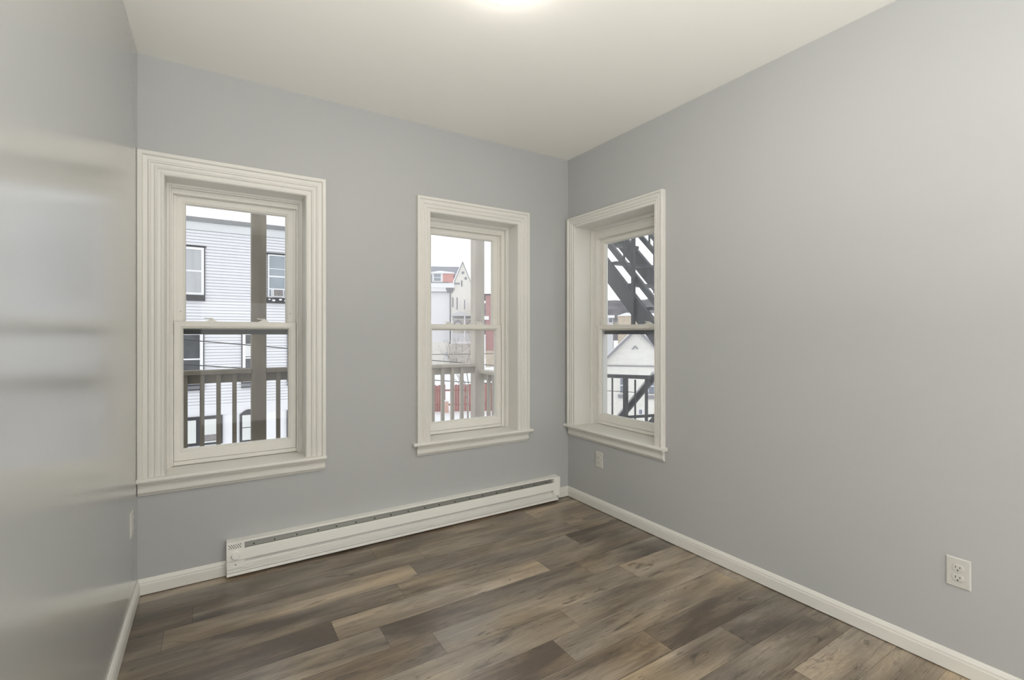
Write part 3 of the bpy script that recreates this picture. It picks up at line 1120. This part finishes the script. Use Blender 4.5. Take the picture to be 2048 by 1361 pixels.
link_mesh('gable_vent', bm, M['fascia'], hh)
# front porch of that house
bm = new()
prism(bm, [(-0.15, 3.40), (0.86, 3.85), (1.95, 3.42), (1.95, 3.30), (-0.15, 3.30)], 1, -1.6, -0.3)
box(bm, -0.2, 2.6, -1.65, -0.3, 3.28, 3.34)
box(bm, -0.2, 2.6, -1.65, -0.3, 2.90, 2.97)
pr = link_mesh('porch_pediment', bm, M['frieze'], hh)
bm = new()
for x in (-0.16, 1.28, 2.4):
    box(bm, x, x + 0.14, -1.6, -1.46, 0.3, 3.28)
box(bm, -0.2, 2.6, -1.62, -0.3, 0.15, 0.42)
link_mesh('porch_column', bm, M['whitefr'], hh)
bm = new()
for c_ in (0.62, 2.05):
    n = 12
    ro, ri = 0.55, 0.36
    pts = [(c_ + ro * math.cos(math.pi * k / n), 2.12 + 0.72 * math.sin(math.pi * k / n)) for k in range(n + 1)] + \
          [(c_ + ri * math.cos(math.pi * k / n), 2.12 + 0.45 * math.sin(math.pi * k / n)) for k in range(n, -1, -1)]
    prism(bm, pts, 1, -1.58, -1.48)
link_mesh('porch_arch', bm, M['fascia'], hh)
bm = new()
box(bm, -0.1, 2.5, -1.56, -1.50, 0.45, 1.34)
link_mesh('porch_railing', bm, M['frieze'], hh)
bm = new()
box(bm, -0.40, 2.7, -1.7, -0.3, GZ, 0.16)
link_mesh('stone_base', bm, M['stone'], hh)
bm = new()
box(bm, -9, -0.40, -0.9, 0.0, GZ, 0.3)
link_mesh('basement_wall', bm, M['whitebrick'], hh)
bm = new()
box(bm, -0.95, -0.52, -0.95, -0.88, -1.6, -0.8)
link_mesh('basement_window', bm, M['frieze'], hh)
bm = new()
for k in range(3):
    box(bm, -0.98 + k * 0.26, -0.80 + k * 0.26, -1.02, -0.9, 0.34, 0.62)
link_mesh('meter_box', bm, M['frieze'], hh)

rb = house_root('brick_building', 'red brick building right of the porch corner post', 'building', 21.45, 38.74, -29.756)
bm = new()
box(bm, -0.55, 7, 0, 8, -0.43, 5.20)
link_mesh('brick_wall', bm, M['redbrick'], rb)
bm = new()
box(bm, -0.85, 7.2, -0.12, 8.2, 5.20, 5.32)
link_mesh('roof_edge', bm, M['charcoal'], rb)
bm = new()
box(bm, -0.55, 7, -0.15, 8, GZ, -0.43)
link_mesh('stone_foundation', bm, M['tan'], rb)
bm = new()
box(bm, -0.85, -0.55, -0.3, 0.2, -1.2, 1.2)
link_mesh('snowy_ledge', bm, M['snow'], rb)
bm = new()
box(bm, -0.80, -0.22, -0.5, 0.0, 2.70, 3.05)
link_mesh('snowy_hood', bm, M['snow'], rb)
# snowbank in front of it
bm = new()
bmesh.ops.create_grid(bm, x_segments=40, y_segments=16, size=1.0)
rng = random.Random(3)
for v in bm.verts:
    x, y = v.co.x, v.co.y
    hgt = 2.3 * max(0, 1 - (abs(y) ** 2)) * (1 - abs(x) ** 4)
    v.co = Vector((x * 14, y * 3.4, hgt * (0.9 + 0.1 * math.sin(7 * x))))
o = link_mesh('snowbank', bm, M['snow'], None, True)
o.location = (20.9, 33.9, GZ - 0.05)
o.rotation_euler = (0, 0, math.radians(-28))
tag(o, 'low bank of snow beyond the red fence', 'snowbank')

rf = house_root('board_fence', 'weathered red board fence beyond the porch in the middle window', 'fence', 10.98, 23.71, -26.628)
rng = random.Random(5)
bm = new()
x = -16.0
while x < 4.2:
    if not (-1.33 < x < -1.0):
        top = -1.86 + rng.uniform(-0.05, 0.05) + 0.03 * max(-2, min(2, x))
        box(bm, x, x + 0.135, rng.uniform(-0.01, 0.01), 0.03, GZ + 0.03, top)
    x += 0.145
link_mesh('fence_boards', bm, M['fence'], rf)
bm = new()
box(bm, -16, 4.3, 0.03, 0.08, -3.2, -3.1)
box(bm, -16, 4.3, 0.03, 0.08, -2.3, -2.2)
link_mesh('fence_rail', bm, M['fence'], rf)
pr = house_root('brick_pier', 'short pinkish brick pier standing at the red fence', 'pier', 10.98 - 1.16 * 0.894 - 0.2 * 0.448, 23.71 + 1.16 * 0.448 - 0.2 * 0.894, -26.628)
bm = new()
box(bm, -0.15, 0.15, -0.12, 0.12, GZ, -2.90)
link_mesh('pier_shaft', bm, M['pier'], pr)
bm = new()
box(bm, -0.17, 0.17, -0.14, 0.14, -2.90, -2.82, bev=0.02)
link_mesh('snow_cap', bm, M['snow'], pr)


def bare_tree(label, loc, h, m, seed, spread=0.5, r0=0.06, depth=5):
    rng = random.Random(seed)
    root = empty('bare_tree', label, 'tree', loc, group='bare winter trees outside')
    tr, br = new(), new()

    def grow(bm, p, d, L_, r, lvl):
        pts = [p]
        q = p.copy()
        dd = d.copy()
        for i in range(3):
            dd = (dd + Vector((rng.uniform(-.18, .18), rng.uniform(-.18, .18), rng.uniform(-.02, .10)))).normalized()
            q = q + dd * L_ / 3
            pts.append(q.copy())
        tube(bm, pts, r, 5 if lvl > 2 else 4, r * 0.62)
        if lvl == 0:
            return
        for i in range(3 if lvl > 1 else 2):
            a = rng.uniform(0, 2 * math.pi)
            nd = (dd + Vector((math.cos(a) * spread, math.sin(a) * spread, rng.uniform(-0.1, 0.35)))).normalized()
            grow(br, pts[rng.choice((2, 3, 3))], nd, L_ * rng.uniform(0.6, 0.82), r * 0.55, lvl - 1)
    grow(tr, Vector((0, 0, 0)), Vector((0.03, 0, 1)), h * 0.32, r0, depth)
    link_mesh('trunk', tr, m, root)
    link_mesh('branches', br, m, root)
    return root


bare_tree('thin bare tree behind the porch railing in the middle window', (9.6, 20.6, GZ), 5.6, M['bark'], 4, 0.7, 0.06)
bare_tree('frosted bare tree in front of the red brick building', (17.3, 28.9, GZ), 8.2, M['frost'], 9, 0.75, 0.11)

# ------------------------------------------------------------------ fire escape outside the right window
SL = 1.05


def zs_(y):
    return 2.05 + SL * (y - 0.78)


fe = empty('fire_escape_stair', 'dark steel fire escape stair climbing past the right window', 'stair', (1.2, 0, 0))
ys0, ys1 = -0.96, 2.6
for nx in (-0.02, 0.62):
    bm = new()
    prism(bm, [(ys0, zs_(ys0)), (ys1, zs_(ys1)), (ys1, zs_(ys1) - 0.24), (ys0, zs_(ys0) - 0.24)], 0, nx, nx + 0.045)
    link_mesh('stringer', bm, M['iron'], fe)
    bm = new()
    g0, g1 = (0.135, 0.215) if nx < 0 else (0.165, 0.235)
    prism(bm, [(ys0, zs_(ys0) + g1), (ys1, zs_(ys1) + g1), (ys1, zs_(ys1) + g0), (ys0, zs_(ys0) + g0)], 0, nx + 0.005, nx + 0.040)
    link_mesh('guard_rail', bm, M['iron'], fe)
    bm = new()
    prism(bm, [(ys0, zs_(ys0) + 0.80), (ys1, zs_(ys1) + 0.80), (ys1, zs_(ys1) + 0.75), (ys0, zs_(ys0) + 0.75)], 0, nx, nx + 0.045)
    link_mesh('handrail', bm, M['iron'], fe)
y = 0.78 + 0.24 * 7
while y > ys0:
    bm = new()
    zt = zs_(y)
    box(bm, 0.025, 0.62, y - 0.075, y, zt - 0.036, zt - 0.004)
    link_mesh('tread', bm, M['iron'], fe)
    y -= 0.24
for yy in (1.40, 0.41, -0.55):
    for nx in (-0.037, 0.655):
        y2 = yy if nx < 0 else yy + 0.35
        bm = new()
        bar(bm, (nx + (0.0 if nx < 0 else 0.03), y2, zs_(y2) - 0.29), (nx + (0.0 if nx < 0 else 0.03), y2, zs_(y2) + 0.80), 0.031, 0.031, up=(1, 0, 0))
        link_mesh('newel_post', bm, M['iron'], fe)
for yy in (2.2, 1.9, 1.6, 1.1, 0.84, 0.57, 0.10, -0.2):
    bm = new()
    bar(bm, (0.0, yy, zs_(yy) + 0.19), (0.0, yy, zs_(yy) + 0.78), 0.016)
    link_mesh('baluster', bm, M['iron'], fe)
    bm = new()
    bar(bm, (0.645, yy + 0.24, zs_(yy + 0.24) + 0.20), (0.645, yy + 0.24, zs_(yy + 0.24) + 0.78), 0.016)
    link_mesh('baluster', bm, M['iron'], fe)

pl = empty('fire_escape_platform', 'dark steel landing with guard rail below the fire escape stair', 'landing', (1.2, 0, 0))
bm = new()
box(bm, -0.62, 0.05, -2.0, 1.1, -0.09, -0.02)
box(bm, 0.05, 0.75, -2.0, 0.20, -0.09, -0.02)
link_mesh('deck', bm, M['iron'], pl)
bm = new()
bar(bm, (0.0, 1.10, 0.815), (0.0, -0.05, 0.872), 0.05, 0.036)
link_mesh('top_rail', bm, M['iron'], pl)
for (yy, w_, zt) in ((0.55, 0.038, 0.84), (0.275, 0.022, 0.85), (-0.02, 0.04, 0.86), (1.08, 0.04, 0.80)):
    bm = new()
    bar(bm, (0.0, yy, -0.02), (0.0, yy, zt), w_, w_, up=(1, 0, 0))
    link_mesh('rail_post', bm, M['iron'], pl)
for yy in (0.90, 0.74, 0.42, 0.12):
    bm = new()
    bar(bm, (0.0, yy, 0.0), (0.0, yy, 0.82), 0.013)
    link_mesh('baluster', bm, M['iron'], pl)
bm = new()
bar(bm, (0.0, 0.58, 0.42), (0.0, -0.02, 0.535), 0.02, 0.028)
link_mesh('lower_rail', bm, M['iron'], pl)

lf = empty('lower_fire_escape_stair', 'snow dusted dark stair descending from the fire escape landing', 'stair', (1.28, 0, 0))
bm = new()


def zl_(y):
    return 0.83 - 1.03 * (y - 0.31)


prism(bm, [(0.26, zl_(0.26)), (3.6, zl_(3.6)), (3.6, zl_(3.6) - 0.075), (0.26, zl_(0.26) - 0.075)], 0, -0.015, 0.015)
prism(bm, [(0.26, zl_(0.26)), (3.6, zl_(3.6)), (3.6, zl_(3.6) - 0.075), (0.26, zl_(0.26) - 0.075)], 0, 0.60, 0.645)
link_mesh('handrail', bm, M['iron'], lf)
bm = new()
prism(bm, [(0.26, zl_(0.26) + 0.026), (3.6, zl_(3.6) + 0.026), (3.6, zl_(3.6) + 0.001), (0.26, zl_(0.26) + 0.001)], 0, -0.014, 0.014)
plabel(link_mesh('snow_on_handrail', bm, M['snow'], lf), 'strip of snow on the handrail')
for nx in (-0.02, 0.60):
    bm = new()
    prism(bm, [(0.24, -0.02), (3.65, -0.02 - 1.03 * 3.41), (3.65, -0.24 - 1.03 * 3.41), (0.24, -0.24)], 0, nx, nx + 0.045)
    link_mesh('stringer', bm, M['iron'], lf)
y = 0.44
while y < 3.5:
    bm = new()
    box(bm, 0.025, 0.60, y - 0.2, y, -0.03 - 1.03 * (y - 0.24), -0.0 - 1.03 * (y - 0.24))
    link_mesh('tread', bm, M['iron'], lf)
    y += 0.24

# ------------------------------------------------------------------ buildings through the right window
gh = house_root('brick_house', 'white painted brick gable house seen through the right window', 'house', 17.50, 16.08, -46.282)
AXP, AZ = 0.36, 1.50
bm = new()
prism(bm, [(-3.4, GZ), (4.1, GZ), (4.1, AZ - 3.74), (AXP, AZ), (-3.4, AZ - 3.76)], 1, 0, 7)
link_mesh('gable_wall', bm, M['whitebrick'], gh)
bm = new()
prism(bm, [(-3.8, AZ - 4.02), (AXP, AZ + 0.14), (4.5, AZ - 4.0), (4.5, AZ - 4.2), (AXP, AZ - 0.06), (-3.8, AZ - 4.22)], 1, -0.25, 7.2)
link_mesh('rake_board', bm, M['fascia'], gh)
bm = new()
prism(bm, [(-3.8, AZ - 3.98), (AXP, AZ + 0.22), (4.5, AZ - 3.96), (4.5, AZ - 4.04), (AXP, AZ + 0.12), (-3.8, AZ - 4.06)], 1, -0.2, 7.2)
link_mesh('snowy_roof', bm, M['snow'], gh)
bm = new()
box(bm, -3.4, 4.1, -0.05, 0, -0.57, -0.50)
link_mesh('belt_course', bm, M['fascia'], gh)
bm = new()
prism(bm, [(0.10, 0.40), (0.28, 0.62), (0.46, 0.42), (0.38, 0.42), (0.28, 0.54), (0.18, 0.40)], 1, -0.08, 0)
link_mesh('chevron_ornament', bm, M['fascia'], gh)
for x0 in (-0.56, 0.98):
    bm = new()
    box(bm, x0, x0 + 0.36, -0.03, 0.02, -2.08, -1.22)
    wn_ = link_mesh('window', bm, M['whitefr'], gh)
    bm = new()
    box(bm, x0 + 0.03, x0 + 0.33, -0.05, 0.0, -1.60, -1.25)
    box(bm, x0 + 0.03, x0 + 0.33, -0.05, 0.0, -2.05, -1.66)
    link_mesh('pane', bm, M['greygl'], wn_)
    bm = new()
    box(bm, x0 - 0.10, x0 + 0.46, -0.10, 0.02, -2.26, -2.16)
    box(bm, x0 - 0.08, x0 + 0.44, -0.09, 0.02, -2.36, -2.26)
    link_mesh('sill', bm, M['fascia'], wn_)
bm = new()
box(bm, 0.44, 0.72, -0.03, 0.02, -3.26, -2.92)
wn_ = link_mesh('window', bm, M['whitefr'], gh)
bm = new()
box(bm, 0.50, 0.66, -0.05, 0.0, -3.22, -2.97)
link_mesh('pane', bm, M['greygl'], wn_)

th = house_root('tan_building', 'low tan building with snowy roof far beyond the fire escape', 'building', 47.24, 46.45, -45.138)
bm = new()
box(bm, -0.3, 12, 0, 8, GZ, 3.9)
link_mesh('wall', bm, M['tan'], th)
bm = new()
prism(bm, [(-0.5, 3.85), (0.8, 4.30), (12.3, 4.0), (12.3, 3.85)], 1, -0.3, 8.3)
link_mesh('snowy_roof', bm, M['snow'], th)
gb = house_root('grey_building', 'small grey building with dark windows left of the tan building', 'building', 45.6, 47.6, -45.138)
bm = new()
box(bm, -9, 1.0, 0, 6, GZ, 3.6)
link_mesh('wall', bm, M['frieze'], gb)
bm = new()
box(bm, -9.2, 1.2, -0.2, 6.2, 3.6, 3.95)
link_mesh('snowy_roof', bm, M['snow'], gb)
for k in range(6):
    bm = new()
    box(bm, 0.45 - k * 0.75, 0.9 - k * 0.75, -0.06, 0.0, 2.95, 3.5)
    link_mesh('window', bm, M['gutter'], gb)
bm = new()
box(bm, -4, 0.6, -0.3, 0.0, 2.30, 2.58)
plabel(link_mesh('awning', bm, M['dormred'], gb), 'faded red awning')

# wooded hill
bm = new()
bmesh.ops.create_grid(bm, x_segments=120, y_segments=30, size=1.0)
rng = random.Random(21)
ph = [rng.uniform(0, 6.28) for _ in range(8)]
for v in bm.verts:
    x, y = v.co.x * 160, v.co.y
    ridge = 31 + 2.5 * math.sin(x / 21 + ph[0]) + 1.5 * math.sin(x / 8 + ph[1]) + rng.uniform(-0.5, 0.5)
    prof = math.sin(math.pi * min(1, max(0, (y + 1) / 2)))
    v.co = Vector((x, y * 110, GZ + (ridge - GZ) * prof))
o = link_mesh('hill', bm, M['hill'], None, True)
o.location = (330, 315, 0)
o.rotation_euler = (0, 0, math.radians(-46))
tag(o, 'grey wooded hill on the horizon behind the fire escape', 'hill', kind='structure')
